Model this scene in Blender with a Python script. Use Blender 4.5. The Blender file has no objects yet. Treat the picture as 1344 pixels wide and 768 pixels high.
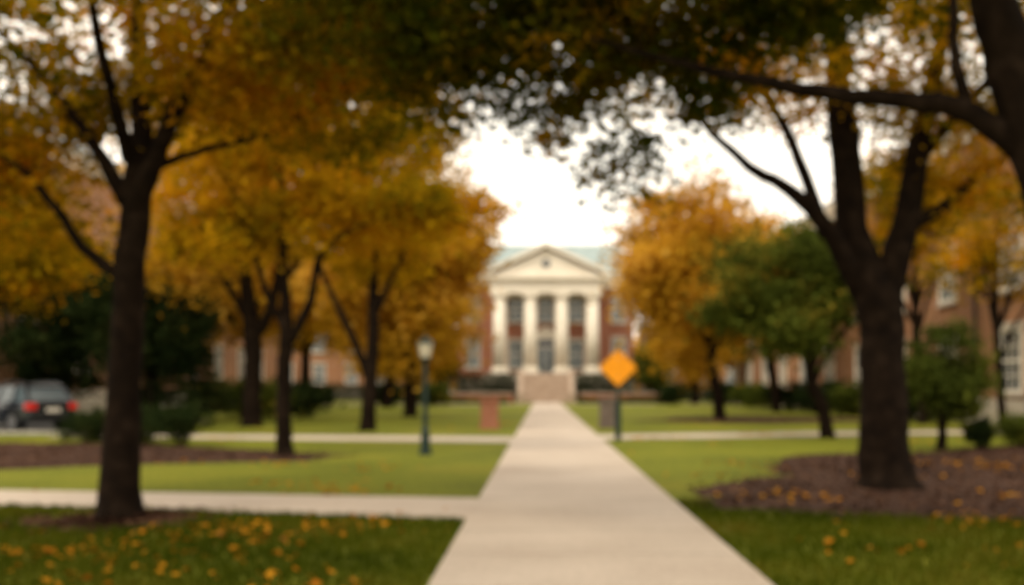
import bpy, bmesh, math, random
import numpy as np
from mathutils import Vector, Matrix

random.seed(7)
RNG = np.random.default_rng(11)
SC = bpy.context.scene
COL = SC.collection
SC.view_settings.view_transform = 'Standard'
SC.view_settings.look = 'None'
SC.view_settings.exposure = 0

# ------------------------------------------------------------------ materials
def new_mat(name):
    m = bpy.data.materials.new(name); m.use_nodes = True
    nt = m.node_tree; nt.nodes.clear()
    out = nt.nodes.new('ShaderNodeOutputMaterial')
    return m, nt, out

def N(nt, t, **kw):
    n = nt.nodes.new(t)
    for k, v in kw.items():
        setattr(n, k, v)
    return n

def ramp(nt, stops):
    r = N(nt, 'ShaderNodeValToRGB')
    e = r.color_ramp.elements
    while len(e) < len(stops): e.new(0.5)
    for i, (p, c) in enumerate(stops):
        e[i].position = p; e[i].color = (c[0], c[1], c[2], 1)
    return r

def noise_mat(name, stops, scale=4, detail=6, rough=0.8, bump=0.0, scale2=None, stops2=None, mix=0.5, metallic=0.0, spec=0.3, bscale=None):
    m, nt, out = new_mat(name)
    tc = N(nt, 'ShaderNodeTexCoord')
    n1 = N(nt, 'ShaderNodeTexNoise'); n1.inputs['Scale'].default_value = scale; n1.inputs['Detail'].default_value = detail
    nt.links.new(tc.outputs['Object'], n1.inputs['Vector'])
    r1 = ramp(nt, stops); nt.links.new(n1.outputs['Fac'], r1.inputs[0])
    col = r1.outputs[0]
    if stops2:
        n2 = N(nt, 'ShaderNodeTexNoise'); n2.inputs['Scale'].default_value = scale2; n2.inputs['Detail'].default_value = 4
        nt.links.new(tc.outputs['Object'], n2.inputs['Vector'])
        r2 = ramp(nt, stops2); nt.links.new(n2.outputs['Fac'], r2.inputs[0])
        mx = N(nt, 'ShaderNodeMixRGB'); mx.inputs[0].default_value = mix
        nt.links.new(col, mx.inputs[1]); nt.links.new(r2.outputs[0], mx.inputs[2]); col = mx.outputs[0]
    p = N(nt, 'ShaderNodeBsdfPrincipled')
    p.inputs['Roughness'].default_value = rough; p.inputs['Metallic'].default_value = metallic
    p.inputs['Specular IOR Level'].default_value = spec
    nt.links.new(col, p.inputs['Base Color'])
    if bump:
        nb = N(nt, 'ShaderNodeTexNoise'); nb.inputs['Scale'].default_value = bscale or scale * 3; nb.inputs['Detail'].default_value = 5
        nt.links.new(tc.outputs['Object'], nb.inputs['Vector'])
        b = N(nt, 'ShaderNodeBump'); b.inputs['Strength'].default_value = bump
        nt.links.new(nb.outputs['Fac'], b.inputs['Height']); nt.links.new(b.outputs[0], p.inputs['Normal'])
    nt.links.new(p.outputs[0], out.inputs[0])
    return m

def leaf_mat(name, c1, c2, c3, c4, trans=0.4, nscale=0.5, pos=(0.05, 0.38, 0.68, 0.95)):
    m, nt, out = new_mat(name)
    g = N(nt, 'ShaderNodeNewGeometry')
    tc = N(nt, 'ShaderNodeTexCoord')
    n1 = N(nt, 'ShaderNodeTexNoise'); n1.inputs['Scale'].default_value = nscale; n1.inputs['Detail'].default_value = 2
    nt.links.new(tc.outputs['Object'], n1.inputs['Vector'])
    a = N(nt, 'ShaderNodeMath', operation='MULTIPLY_ADD'); a.inputs[1].default_value = 0.42
    nt.links.new(g.outputs['Random Per Island'], a.inputs[0])
    s = N(nt, 'ShaderNodeMath', operation='MULTIPLY_ADD'); s.inputs[1].default_value = 2.0; s.inputs[2].default_value = -0.71
    nt.links.new(n1.outputs['Fac'], s.inputs[0]); nt.links.new(s.outputs[0], a.inputs[2])
    r = ramp(nt, list(zip(pos, (c1, c2, c3, c4)))); nt.links.new(a.outputs[0], r.inputs[0])
    p = N(nt, 'ShaderNodeBsdfDiffuse')
    t = N(nt, 'ShaderNodeBsdfTranslucent')
    mx = N(nt, 'ShaderNodeMixShader'); mx.inputs[0].default_value = trans
    nt.links.new(r.outputs[0], p.inputs['Color']); nt.links.new(r.outputs[0], t.inputs['Color'])
    nt.links.new(p.outputs[0], mx.inputs[1]); nt.links.new(t.outputs[0], mx.inputs[2]); nt.links.new(mx.outputs[0], out.inputs[0])
    return m

def brick_mat(name, c1, c2, mortar):
    m, nt, out = new_mat(name)
    tc = N(nt, 'ShaderNodeTexCoord'); sp = N(nt, 'ShaderNodeSeparateXYZ'); nt.links.new(tc.outputs['Object'], sp.inputs[0])
    ad = N(nt, 'ShaderNodeMath', operation='ADD'); nt.links.new(sp.outputs[0], ad.inputs[0]); nt.links.new(sp.outputs[1], ad.inputs[1])
    cb = N(nt, 'ShaderNodeCombineXYZ'); nt.links.new(ad.outputs[0], cb.inputs[0]); nt.links.new(sp.outputs[2], cb.inputs[1])
    b = N(nt, 'ShaderNodeTexBrick'); b.inputs['Scale'].default_value = 1.0
    b.inputs['Brick Width'].default_value = 0.22; b.inputs['Row Height'].default_value = 0.075; b.inputs['Mortar Size'].default_value = 0.008
    b.inputs['Color1'].default_value = (*c1, 1); b.inputs['Color2'].default_value = (*c2, 1); b.inputs['Mortar'].default_value = (*mortar, 1)
    nt.links.new(cb.outputs[0], b.inputs['Vector'])
    n1 = N(nt, 'ShaderNodeTexNoise'); n1.inputs['Scale'].default_value = 0.35; n1.inputs['Detail'].default_value = 6
    nt.links.new(tc.outputs['Object'], n1.inputs['Vector'])
    r = ramp(nt, [(0.3, (0.75, 0.72, 0.7)), (0.7, (1.1, 1.08, 1.05))]); nt.links.new(n1.outputs['Fac'], r.inputs[0])
    mx = N(nt, 'ShaderNodeMixRGB', blend_type='MULTIPLY'); mx.inputs[0].default_value = 1
    nt.links.new(b.outputs['Color'], mx.inputs[1]); nt.links.new(r.outputs[0], mx.inputs[2])
    p = N(nt, 'ShaderNodeBsdfPrincipled'); p.inputs['Roughness'].default_value = 0.85; p.inputs['Specular IOR Level'].default_value = 0.2
    nt.links.new(mx.outputs[0], p.inputs['Base Color']); nt.links.new(p.outputs[0], out.inputs[0])
    return m

def glass_mat(name, c, rough=0.08):
    return noise_mat(name, [(0.3, c), (0.7, tuple(x * 1.5 for x in c))], scale=0.6, rough=rough, spec=0.6)

GRASS = noise_mat('grass', [(0.3, (0.06, 0.075, 0.006)), (0.5, (0.13, 0.148, 0.010)), (0.72, (0.22, 0.195, 0.018))], scale=0.35, rough=0.9, spec=0.1, bump=0.5, bscale=40,
                  scale2=9, stops2=[(0.35, (0.065, 0.08, 0.006)), (0.65, (0.20, 0.20, 0.016))], mix=0.5)
BLADE = leaf_mat('grass_blade', (0.03, 0.045, 0.004), (0.06, 0.078, 0.005), (0.09, 0.098, 0.008), (0.14, 0.11, 0.014), trans=0.3)
MULCH = noise_mat('mulch', [(0.3, (0.020, 0.010, 0.007)), (0.5, (0.055, 0.027, 0.018)), (0.75, (0.12, 0.062, 0.038))], scale=7, detail=8, rough=0.95, spec=0.1, bump=0.8,
                  scale2=0.9, stops2=[(0.3, (0.03, 0.016, 0.012)), (0.7, (0.095, 0.05, 0.032))], mix=0.5)
CHIP = leaf_mat('wood_chip', (0.018, 0.009, 0.006), (0.042, 0.021, 0.014), (0.085, 0.043, 0.027), (0.17, 0.095, 0.058), trans=0.0, nscale=1.5)
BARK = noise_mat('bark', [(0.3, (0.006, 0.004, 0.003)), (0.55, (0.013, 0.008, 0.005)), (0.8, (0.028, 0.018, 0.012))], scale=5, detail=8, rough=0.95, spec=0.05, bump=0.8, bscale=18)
WHITE = noise_mat('white_paint', [(0.3, (0.72, 0.66, 0.56)), (0.7, (0.82, 0.76, 0.66))], scale=0.8, rough=0.6)
STONE = noise_mat('limestone', [(0.3, (0.36, 0.31, 0.25)), (0.7, (0.5, 0.44, 0.37))], scale=1.2, rough=0.85)
STEPST = noise_mat('step_stone', [(0.3, (0.33, 0.24, 0.18)), (0.7, (0.46, 0.36, 0.28))], scale=1.5, rough=0.85)
SLATE = noise_mat('slate_roof', [(0.3, (0.20, 0.27, 0.28)), (0.7, (0.32, 0.39, 0.39))], scale=0.8, rough=0.6, scale2=6, stops2=[(0.4, (0.2, 0.25, 0.26)), (0.6, (0.34, 0.4, 0.4))])
SLATE_D = noise_mat('dark_slate', [(0.3, (0.12, 0.15, 0.16)), (0.7, (0.22, 0.25, 0.26))], scale=0.8, rough=0.7)
BRICK_R = brick_mat('red_brick', (0.29, 0.085, 0.042), (0.36, 0.12, 0.065), (0.34, 0.25, 0.19))
BRICK_O = brick_mat('orange_brick', (0.28, 0.115, 0.052), (0.35, 0.16, 0.075), (0.34, 0.25, 0.17))
GLASS = glass_mat('window_glass', (0.09, 0.12, 0.14))
GLASS_D = glass_mat('dark_window_glass', (0.03, 0.04, 0.05))
DARKMETAL = noise_mat('dark_green_metal', [(0.3, (0.004, 0.018, 0.015)), (0.7, (0.010, 0.03, 0.025))], scale=6, rough=0.45)
BLACKMETAL = noise_mat('black_metal', [(0.3, (0.008, 0.009, 0.01)), (0.7, (0.02, 0.02, 0.022))], scale=6, rough=0.45)
LAMPGLASS = noise_mat('frosted_glass', [(0.3, (0.62, 0.55, 0.42)), (0.7, (0.74, 0.68, 0.55))], scale=6, rough=0.3)
SIGNORANGE = noise_mat('sign_orange', [(0.3, (0.80, 0.29, 0.004)), (0.7, (0.88, 0.34, 0.006))], scale=3, rough=0.5)
STEEL = noise_mat('galvanised_steel', [(0.3, (0.2, 0.2, 0.19)), (0.7, (0.32, 0.32, 0.3))], scale=20, rough=0.5, metallic=0.5)
ASPHALT = noise_mat('asphalt', [(0.3, (0.04, 0.04, 0.042)), (0.7, (0.07, 0.07, 0.07))], scale=30, rough=0.9)
CARPAINT = noise_mat('car_paint', [(0.3, (0.010, 0.013, 0.020)), (0.7, (0.014, 0.018, 0.026))], scale=2, rough=0.15, spec=0.6)
RUBBER = noise_mat('rubber', [(0.3, (0.012, 0.012, 0.012)), (0.7, (0.02, 0.02, 0.02))], scale=10, rough=0.9)
ALLOY = noise_mat('alloy', [(0.3, (0.4, 0.4, 0.42)), (0.7, (0.5, 0.5, 0.52))], scale=10, rough=0.3, metallic=0.9)
TAIL = noise_mat('tail_light', [(0.3, (0.6, 0.015, 0.012)), (0.7, (0.75, 0.03, 0.02))], scale=10, rough=0.15)
KERB = noise_mat('kerb_concrete', [(0.3, (0.33, 0.31, 0.28)), (0.7, (0.45, 0.42, 0.38))], scale=4, rough=0.9)
PILLARST = noise_mat('weathered_stone', [(.3, (.10, .075, .06)), (.7, (.17, .13, .11))], scale=3)

def concrete_mat():
    m, nt, out = new_mat('path_concrete')
    tc = N(nt, 'ShaderNodeTexCoord')
    n1 = N(nt, 'ShaderNodeTexNoise'); n1.inputs['Scale'].default_value = 0.45; n1.inputs['Detail'].default_value = 8
    n2 = N(nt, 'ShaderNodeTexNoise'); n2.inputs['Scale'].default_value = 22; n2.inputs['Detail'].default_value = 5
    nt.links.new(tc.outputs['Object'], n1.inputs['Vector']); nt.links.new(tc.outputs['Object'], n2.inputs['Vector'])
    r1 = ramp(nt, [(0.28, (0.41, 0.34, 0.28)), (0.7, (0.54, 0.465, 0.395))]); nt.links.new(n1.outputs['Fac'], r1.inputs[0])
    r2 = ramp(nt, [(0.3, (0.84, 0.83, 0.81)), (0.7, (1.06, 1.05, 1.05))]); nt.links.new(n2.outputs['Fac'], r2.inputs[0])
    mx = N(nt, 'ShaderNodeMixRGB', blend_type='MULTIPLY'); mx.inputs[0].default_value = 1
    nt.links.new(r1.outputs[0], mx.inputs[1]); nt.links.new(r2.outputs[0], mx.inputs[2])
    p = N(nt, 'ShaderNodeBsdfPrincipled'); p.inputs['Roughness'].default_value = 0.85; p.inputs['Specular IOR Level'].default_value = 0.25
    nt.links.new(mx.outputs[0], p.inputs['Base Color'])
    b = N(nt, 'ShaderNodeBump'); b.inputs['Strength'].default_value = 0.2; nt.links.new(n2.outputs['Fac'], b.inputs['Height']); nt.links.new(b.outputs[0], p.inputs['Normal'])
    nt.links.new(p.outputs[0], out.inputs[0])
    return m
CONC = concrete_mat()
JOINT = noise_mat('joint', [(0.3, (0.2, 0.17, 0.14)), (0.7, (0.27, 0.23, 0.19))], scale=4)

L_GOLD = leaf_mat('golden_leaves', (0.11, 0.10, 0.005), (0.36, 0.225, 0.006), (0.54, 0.30, 0.008), (0.64, 0.31, 0.010), 0.5, pos=(.06, .34, .62, .95))
L_OLIVE = leaf_mat('olive_gold_leaves', (0.055, 0.062, 0.004), (0.22, 0.155, 0.005), (0.50, 0.28, 0.007), (0.64, 0.27, 0.009), 0.5, pos=(.10, .36, .62, .95))
L_DGREEN = leaf_mat('turning_green_leaves', (0.026, 0.036, 0.003), (0.05, 0.058, 0.003), (0.12, 0.09, 0.004), (0.40, 0.20, 0.007), 0.4, nscale=.7)
L_ORANGE = leaf_mat('orange_leaves', (0.28, 0.16, 0.012), (0.50, 0.275, 0.018), (0.64, 0.35, 0.032), (0.74, 0.46, 0.085), 0.45, 0.35)
L_GREEN = leaf_mat('green_leaves', (0.035, 0.048, 0.009), (0.065, 0.083, 0.013), (0.10, 0.115, 0.016), (0.22, 0.165, 0.022), 0.35)
L_EVER = leaf_mat('evergreen_leaves', (0.010, 0.018, 0.006), (0.018, 0.030, 0.009), (0.03, 0.042, 0.012), (0.045, 0.055, 0.015), 0.2)
L_FALL = leaf_mat('fallen_leaf', (0.30, 0.10, 0.010), (0.40, 0.16, 0.012), (0.48, 0.22, 0.015), (0.26, 0.11, 0.025), 0.1, 3)

# ------------------------------------------------------------------ helpers
def empty(name, loc=(0, 0, 0), rz=0):
    e = bpy.data.objects.new(name, None); COL.objects.link(e); e.location = loc; e.rotation_euler[2] = rz
    return e

def quads_mesh(name, V, mat, parent=None, smooth=False):
    n = len(V) // 4
    me = bpy.data.meshes.new(name)
    me.vertices.add(4 * n); me.vertices.foreach_set('co', V.astype(np.float32).ravel())
    me.loops.add(4 * n); me.loops.foreach_set('vertex_index', np.arange(4 * n, dtype=np.int32))
    me.polygons.add(n); me.polygons.foreach_set('loop_start', np.arange(0, 4 * n, 4, dtype=np.int32))
    me.update(calc_edges=True); me.validate()
    me.materials.append(mat)
    ob = bpy.data.objects.new(name, me); COL.objects.link(ob)
    if parent: ob.parent = parent
    return ob

def leaf_quads(C, size, rng, up=0.5, ratio=0.62):
    n = len(C)
    nrm = rng.normal(size=(n, 3)); nrm[:, 2] = np.abs(nrm[:, 2]) + up
    nrm /= np.linalg.norm(nrm, axis=1)[:, None]
    t = rng.normal(size=(n, 3)); t -= (t * nrm).sum(1)[:, None] * nrm; t /= np.linalg.norm(t, axis=1)[:, None]
    b = np.cross(nrm, t)
    s = size * rng.uniform(0.6, 1.35, n)[:, None]
    V = np.empty((n, 4, 3))
    V[:, 0] = C - t * s * 0.5
    V[:, 1] = C + b * s * ratio * 0.5 + nrm * s * 0.08 - t * s * 0.05
    V[:, 2] = C + t * s * 0.5
    V[:, 3] = C - b * s * ratio * 0.5 + nrm * s * 0.08 - t * s * 0.05
    return V.reshape(-1, 3)

def catmull(pts, sub=4):
    P = [np.array(p, float) for p in pts]
    if len(P) < 3: return P
    P = [2 * P[0] - P[1]] + P + [2 * P[-1] - P[-2]]
    out = []
    for i in range(1, len(P) - 2):
        for k in range(sub):
            t = k / sub
            out.append(0.5 * ((2 * P[i]) + (-P[i-1] + P[i+1]) * t + (2*P[i-1] - 5*P[i] + 4*P[i+1] - P[i+2]) * t*t + (-P[i-1] + 3*P[i] - 3*P[i+1] + P[i+2]) * t**3))
    out.append(P[-2])
    return out

def tube(verts, faces, pts, seg=8, rough=0.0, rng=RNG):
    base = len(verts); n = len(pts)
    prev = None
    for i, p in enumerate(pts):
        a = pts[max(0, i-1)][:3]; b = pts[min(n-1, i+1)][:3]
        d = b - a; d = d / (np.linalg.norm(d) + 1e-9)
        if prev is None:
            ref = np.array([1.0, 0, 0]) if abs(d[0]) < 0.9 else np.array([0, 1.0, 0])
        else: ref = prev
        u = ref - d * ref.dot(d); u /= np.linalg.norm(u) + 1e-9; prev = u
        v = np.cross(d, u)
        r = max(p[3], 0.003)
        for k in range(seg):
            a_ = 2 * math.pi * k / seg
            rr = r * (1 + (rng.uniform(-rough, rough) if rough else 0))
            verts.append(tuple(p[:3] + (u * math.cos(a_) + v * math.sin(a_)) * rr))
    for i in range(n - 1):
        for k in range(seg):
            k2 = (k + 1) % seg
            faces.append((base + i*seg + k, base + i*seg + k2, base + (i+1)*seg + k2, base + (i+1)*seg + k))

def py_mesh(name, verts, faces, mat, parent=None, smooth=True):
    me = bpy.data.meshes.new(name); me.from_pydata(verts, [], faces); me.update()
    if smooth: me.polygons.foreach_set('use_smooth', [True] * len(me.polygons))
    me.materials.append(mat)
    ob = bpy.data.objects.new(name, me); COL.objects.link(ob)
    if parent: ob.parent = parent
    return ob

def ell_centres(ell, rng):
    out = []
    for (cx, cy, cz, rx, ry, rz, n) in ell:
        d = rng.normal(size=(n, 3)); d /= np.linalg.norm(d, axis=1)[:, None]
        r = rng.uniform(0, 1, n) ** 0.42
        out.append(np.array([cx, cy, cz]) + d * r[:, None] * np.array([rx, ry, rz]))
    return np.vstack(out)

def build_tree(name, loc, limbs, ell, mat, crad=0.35, per=150, size=0.11, seed=1, twig_r=0.03, flat=0.65):
    rng = np.random.default_rng(seed)
    root = empty(name, loc)
    verts, faces = [], []
    sk = []
    for L in limbs:
        pts = catmull(L, 5)
        j = np.cumsum(rng.normal(size=(len(pts), 3)) * 0.012, axis=0)
        pts = [np.concatenate([p[:3] + j[i] * min(1, i / 4), [p[3]]]) for i, p in enumerate(pts)]
        tube(verts, faces, pts, 12 if L[0][3] > 0.1 else 7, 0.07, rng)
        for i, p in enumerate(pts):
            if i > len(pts) * 0.35: sk.append(p)
    sk = np.array(sk)
    C = ell_centres(ell, rng)
    dist = np.array([np.min(np.linalg.norm(sk[:, :3] - c, axis=1)) for c in C])
    for i in np.argsort(dist):
        c = C[i]
        w = np.linalg.norm(sk[:, :3] - c, axis=1) + np.maximum(0, sk[:, 2] - c[2]) * 1.2
        k = int(np.argmin(w)); s = sk[k]
        d = np.linalg.norm(s[:3] - c)
        r0 = min(s[3] * 0.7, twig_r * (0.5 + d * 0.25))
        mid = (s[:3] * 0.5 + c * 0.5) + rng.normal(size=3) * 0.08 * d + np.array([0, 0, 0.07 * d])
        pts = catmull([np.append(s[:3], r0), np.append(mid, r0 * 0.7), np.append(c, r0 * 0.35)], 3)
        tube(verts, faces, pts, 5, 0, rng)
        sk = np.vstack([sk, np.array(pts[2:])])
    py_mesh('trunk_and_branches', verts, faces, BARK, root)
    n = len(C)
    cnt = rng.integers(int(per * 0.5), int(per * 1.4), n)
    idx = np.repeat(np.arange(n), cnt)
    cr = crad * rng.uniform(0.6, 1.35, n)
    P = C[idx] + rng.normal(size=(len(idx), 3)) * cr[idx][:, None] * np.array([1, 1, flat])
    P = P[P[:, 2] > 0.4]
    quads_mesh('foliage', leaf_quads(P, size, rng), mat, root)
    return root

def generic_limbs(H, r, fork, spread, n, seed, lean=0.0):
    rng = np.random.default_rng(seed)
    L = [[(0, 0, -0.1, r * 1.5), (0, 0, 0.25, r * 1.12), (lean * 0.3, 0, fork * 0.5, r), (lean, 0, fork, r * 0.95), (lean * 1.1, 0.1, (fork + H) * 0.5, r * 0.5), (lean, 0, H * 0.9, r * 0.12)]]
    for i in range(n):
        a = 2 * math.pi * (i + rng.uniform(0, 0.6)) / n
        z0 = fork * rng.uniform(0.85, 1.3)
        ex = spread * rng.uniform(0.55, 0.85); ez = H * rng.uniform(0.6, 0.85)
        L.append([(lean, 0, z0, r * 0.55), (lean + math.cos(a) * ex * 0.3, math.sin(a) * ex * 0.3, z0 + (ez - z0) * 0.4, r * 0.42),
                  (lean + math.cos(a) * ex * 0.7, math.sin(a) * ex * 0.7, z0 + (ez - z0) * 0.75, r * 0.25), (lean + math.cos(a) * ex, math.sin(a) * ex, ez, r * 0.1)])
    return L

class Group:
    def __init__(s, name, loc=(0, 0, 0), rz=0):
        s.root = empty(name, loc, rz); s.parts = {}
    def bm(s, part, mat):
        if part not in s.parts: s.parts[part] = (bmesh.new(), mat)
        return s.parts[part][0]
    def box(s, part, mat, x0, x1, y0, y1, z0, z1):
        M = Matrix.Translation(((x0+x1)/2, (y0+y1)/2, (z0+z1)/2)) @ Matrix.Diagonal((abs(x1-x0), abs(y1-y0), abs(z1-z0), 1))
        bmesh.ops.create_cube(s.bm(part, mat), size=1, matrix=M)
    def cone(s, part, mat, loc, r1, r2, h, seg=24, rot=None):
        M = Matrix.Translation((loc[0], loc[1], loc[2] + h / 2) if rot is None else loc)
        if rot is not None: M = M @ rot
        bmesh.ops.create_cone(s.bm(part, mat), cap_ends=True, segments=seg, radius1=r1, radius2=r2, depth=h, matrix=M)
    def sphere(s, part, mat, loc, r, sc=(1, 1, 1)):
        bmesh.ops.create_uvsphere(s.bm(part, mat), u_segments=16, v_segments=10, radius=r, matrix=Matrix.Translation(loc) @ Matrix.Diagonal((*sc, 1)))
    def mesh(s, part, mat, verts, faces):
        b = s.bm(part, mat); vs = [b.verts.new(v) for v in verts]
        for f in faces: b.faces.new([vs[i] for i in f])
    def finish(s, bevel=None, smooth=()):
        for k, (b, m) in s.parts.items():
            bmesh.ops.recalc_face_normals(b, faces=b.faces[:])
            me = bpy.data.meshes.new(k); b.to_mesh(me); b.free(); me.materials.append(m)
            if k in smooth: me.polygons.foreach_set('use_smooth', [True] * len(me.polygons))
            o = bpy.data.objects.new(k, me); COL.objects.link(o); o.parent = s.root
            if bevel and k in bevel:
                md = o.modifiers.new('bevel', 'BEVEL'); md.width = bevel[k]; md.segments = 3; md.limit_method = 'ANGLE'
        return s.root

def window(g, axis, wall, sign, u, z0, z1, w, arch=False, glass=GLASS, cols=2, rows=4):
    def fb(part, mat, u0, u1, d0, d1, a, b):
        if axis == 'x': g.box(part, mat, wall + sign*d0, wall + sign*d1, u0, u1, a, b)
        else: g.box(part, mat, u0, u1, wall + sign*d0, wall + sign*d1, a, b)
    h = w / 2
    fb('window_glass_dark' if glass is GLASS_D else 'window_glass', glass, u-h, u+h, 0.005, 0.03, z0, z1)
    f = 0.11
    fb('window_frames', WHITE, u-h-f, u-h, 0.004, 0.12, z0-f, z1+f); fb('window_frames', WHITE, u+h, u+h+f, 0.004, 0.12, z0-f, z1+f)
    fb('window_frames', WHITE, u-h, u+h, 0.004, 0.12, z1, z1+f); fb('window_frames', WHITE, u-h, u+h, 0.004, 0.12, z0-f, z0)
    for i in range(1, cols+1):
        uu = u-h + w*i/(cols+1); fb('window_mullions', WHITE, uu-0.02, uu+0.02, 0.03, 0.06, z0, z1)
    for i in range(1, rows):
        zz = z0 + (z1-z0)*i/rows; t = 0.05 if i == rows//2 else 0.022
        fb('window_mullions', WHITE, u-h, u+h, 0.032, 0.07, zz-t, zz+t)
    fb('window_sills', STONE, u-h-f-0.1, u+h+f+0.1, 0.006, 0.2, z0-f-0.15, z0-f)
    if arch:
        n = 14; pts = []
        for k in range(n+1):
            a = math.pi * k / n; pts.append((math.cos(a)*(h+f), math.sin(a)*(h+f)*0.5))
        def V(p, d):
            return (wall + sign*d, u+p[0], z1+f+p[1]) if axis == 'x' else (u+p[0], wall + sign*d, z1+f+p[1])
        vv = [V(p, 0.11) for p in pts] + [V(p, 0.0) for p in pts]
        fs = [tuple(range(n+1))] + [(k, k+1, n+2+k, n+1+k) for k in range(n)]
        g.mesh('window_fanlights', WHITE, vv, fs)
        pts2 = [(p[0]*0.78, p[1]*0.78) for p in pts]
        vv = [V(p, 0.125) for p in pts2] + [V(p, 0.02) for p in pts2]
        g.mesh('fanlight_glass', glass, vv, fs)
    else:
        fb('window_lintels', STONE, u-h-f-0.12, u+h+f+0.12, 0.006, 0.16, z1+f, z1+f+0.28)

# ------------------------------------------------------------------ ground
PX = 0.465          # centre line of the main path
PL, PR = PX - 1.375, PX + 1.375
def sheet(name, pts, z, mat):
    me = bpy.data.meshes.new(name); me.from_pydata([(x, y, z) for x, y in pts], [], [tuple(range(len(pts)))]); me.update()
    me.materials.append(mat)
    if me.polygons[0].normal.z < 0: me.flip_normals()
    o = bpy.data.objects.new(name, me); COL.objects.link(o); return o

sheet('ground', [(-900, -300), (900, -300), (900, 1800), (-900, 1800)], 0, GRASS)

def in_poly(px, py, poly):
    inside = np.zeros(len(px), bool); n = len(poly); j = n - 1
    for i in range(n):
        xi, yi = poly[i]; xj, yj = poly[j]
        c = ((yi > py) != (yj > py)) & (px < (xj - xi) * (py - yi) / (yj - yi + 1e-12) + xi)
        inside ^= c; j = i
    return inside

def bed(ctrl, chips, seed):
    root = empty('mulch_bed')
    pts = catmull([(x, y, 0, 0) for x, y in ctrl] + [(ctrl[0][0], ctrl[0][1], 0, 0)], 14)[:-1]
    r = np.random.default_rng(seed)
    poly = []; cx = np.mean([c[0] for c in ctrl]); cy = np.mean([c[1] for c in ctrl])
    w = r.normal(size=len(pts)); w = (w + np.roll(w, 1) + np.roll(w, 2) + np.roll(w, -1)) * .02
    for i, p in enumerate(pts):
        poly.append((cx + (p[0]-cx)*(1+w[i]), cy + (p[1]-cy)*(1+w[i]*.6)))
    o = sheet('soil', poly, 0.006, MULCH); o.parent = root
    xs = [p[0] for p in poly]; ys = [p[1] for p in poly]
    n = chips; X = r.uniform(min(xs), max(xs), n); Y = min(ys) + (max(ys)-min(ys)) * r.uniform(0, 1, n) ** 1.3
    k = in_poly(X, Y, poly); X = X[k] + r.normal(size=k.sum())*.22; Y = Y[k] + r.normal(size=k.sum())*.22
    k = X > PR + .03 if min(xs) > 0 else X < PL
    C = np.column_stack([X[k], Y[k], r.uniform(.012, .05, k.sum())])
    quads_mesh('wood_chips', leaf_quads(C, .09, r, up=1.2, ratio=.45), CHIP, root)
bed([(2.3, 14.6), (2.7, 16.2), (4.4, 18.6), (4.9, 21.2), (6.6, 23.9), (9.5, 24.6), (13.3, 27.5), (20, 27), (21, 20), (16, 12), (10, 10.9), (5.75, 11.7), (3.6, 12.5), (2.1, 13.4)], 22000, 1)
bed([(-24, 20), (-18, 18.5), (-12, 19), (-8.5, 20.6), (-5.6, 21.8), (-4.6, 23.4), (-6.2, 24.6), (-9, 26.6), (-14, 28.5), (-24, 30)], 14000, 2)
bed([(-6.3, 11.9), (-5.2, 11.0), (-4.1, 11.8), (-4.3, 12.6), (-5.4, 12.8)], 1800, 3)
bed([(4.6, 47.5), (9, 44.5), (14, 46), (18, 50), (13, 55), (8, 53.5)], 3000, 4)

g = Group('path')
g.box('slab', CONC, PL, PR, -6, 106.4, -0.1, 0.03)
y = -5.0
while y < 106:
    g.box('joints', JOINT, PL+.003, PR-.003, y-0.008, y+0.008, 0.0, 0.0315); y += 1.6
g.finish()
def slab_path(name, pts, z=0.022):
    b = bmesh.new(); vs = [b.verts.new((x, y, z)) for x, y in pts]; f = b.faces.new(vs)
    r = bmesh.ops.extrude_face_region(b, geom=[f])
    for v in [e for e in r['geom'] if isinstance(e, bmesh.types.BMVert)]: v.co.z = -0.05
    bmesh.ops.recalc_face_normals(b, faces=b.faces[:])
    me = bpy.data.meshes.new(name); b.to_mesh(me); b.free(); me.materials.append(CONC)
    o = bpy.data.objects.new(name, me); COL.objects.link(o)
a, b_ = PL - .003, PR + .003
slab_path('path', [(a, 12.05), (a, 14.28), (-8.4, 15.4), (-30, 18.9), (-30, 17.5), (-7.35, 13.5)])
slab_path('path', [(a, 29.1), (a, 32.0), (-12, 33.6), (-16, 34.1), (-16, 32.2), (-12, 31.4)])
slab_path('path', [(b_, 30.6), (b_, 33.4), (12, 36.2), (30, 39.5), (30, 37.3), (12, 33.8)])
slab_path('path', [(-25, 94), (-25, 96.5), (a, 96.5), (a, 94)])
slab_path('path', [(b_, 94), (b_, 96.5), (19, 96.5), (19, 94)])
g = Group('parking_road')
g.box('asphalt', ASPHALT, -60, -15.6, 34.3, 46, -0.1, 0.012)
g.box('kerb', KERB, -60, -15.45, 34.15, 34.3, -0.1, 0.12); g.box('kerb', KERB, -15.6, -15.45, 34.3, 46, -0.1, 0.12)
for i in range(6): g.box('markings', WHITE, -24-2.7*i, -23.9-2.7*i, 41, 45.5, 0.0, 0.016)
g.finish()

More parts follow.
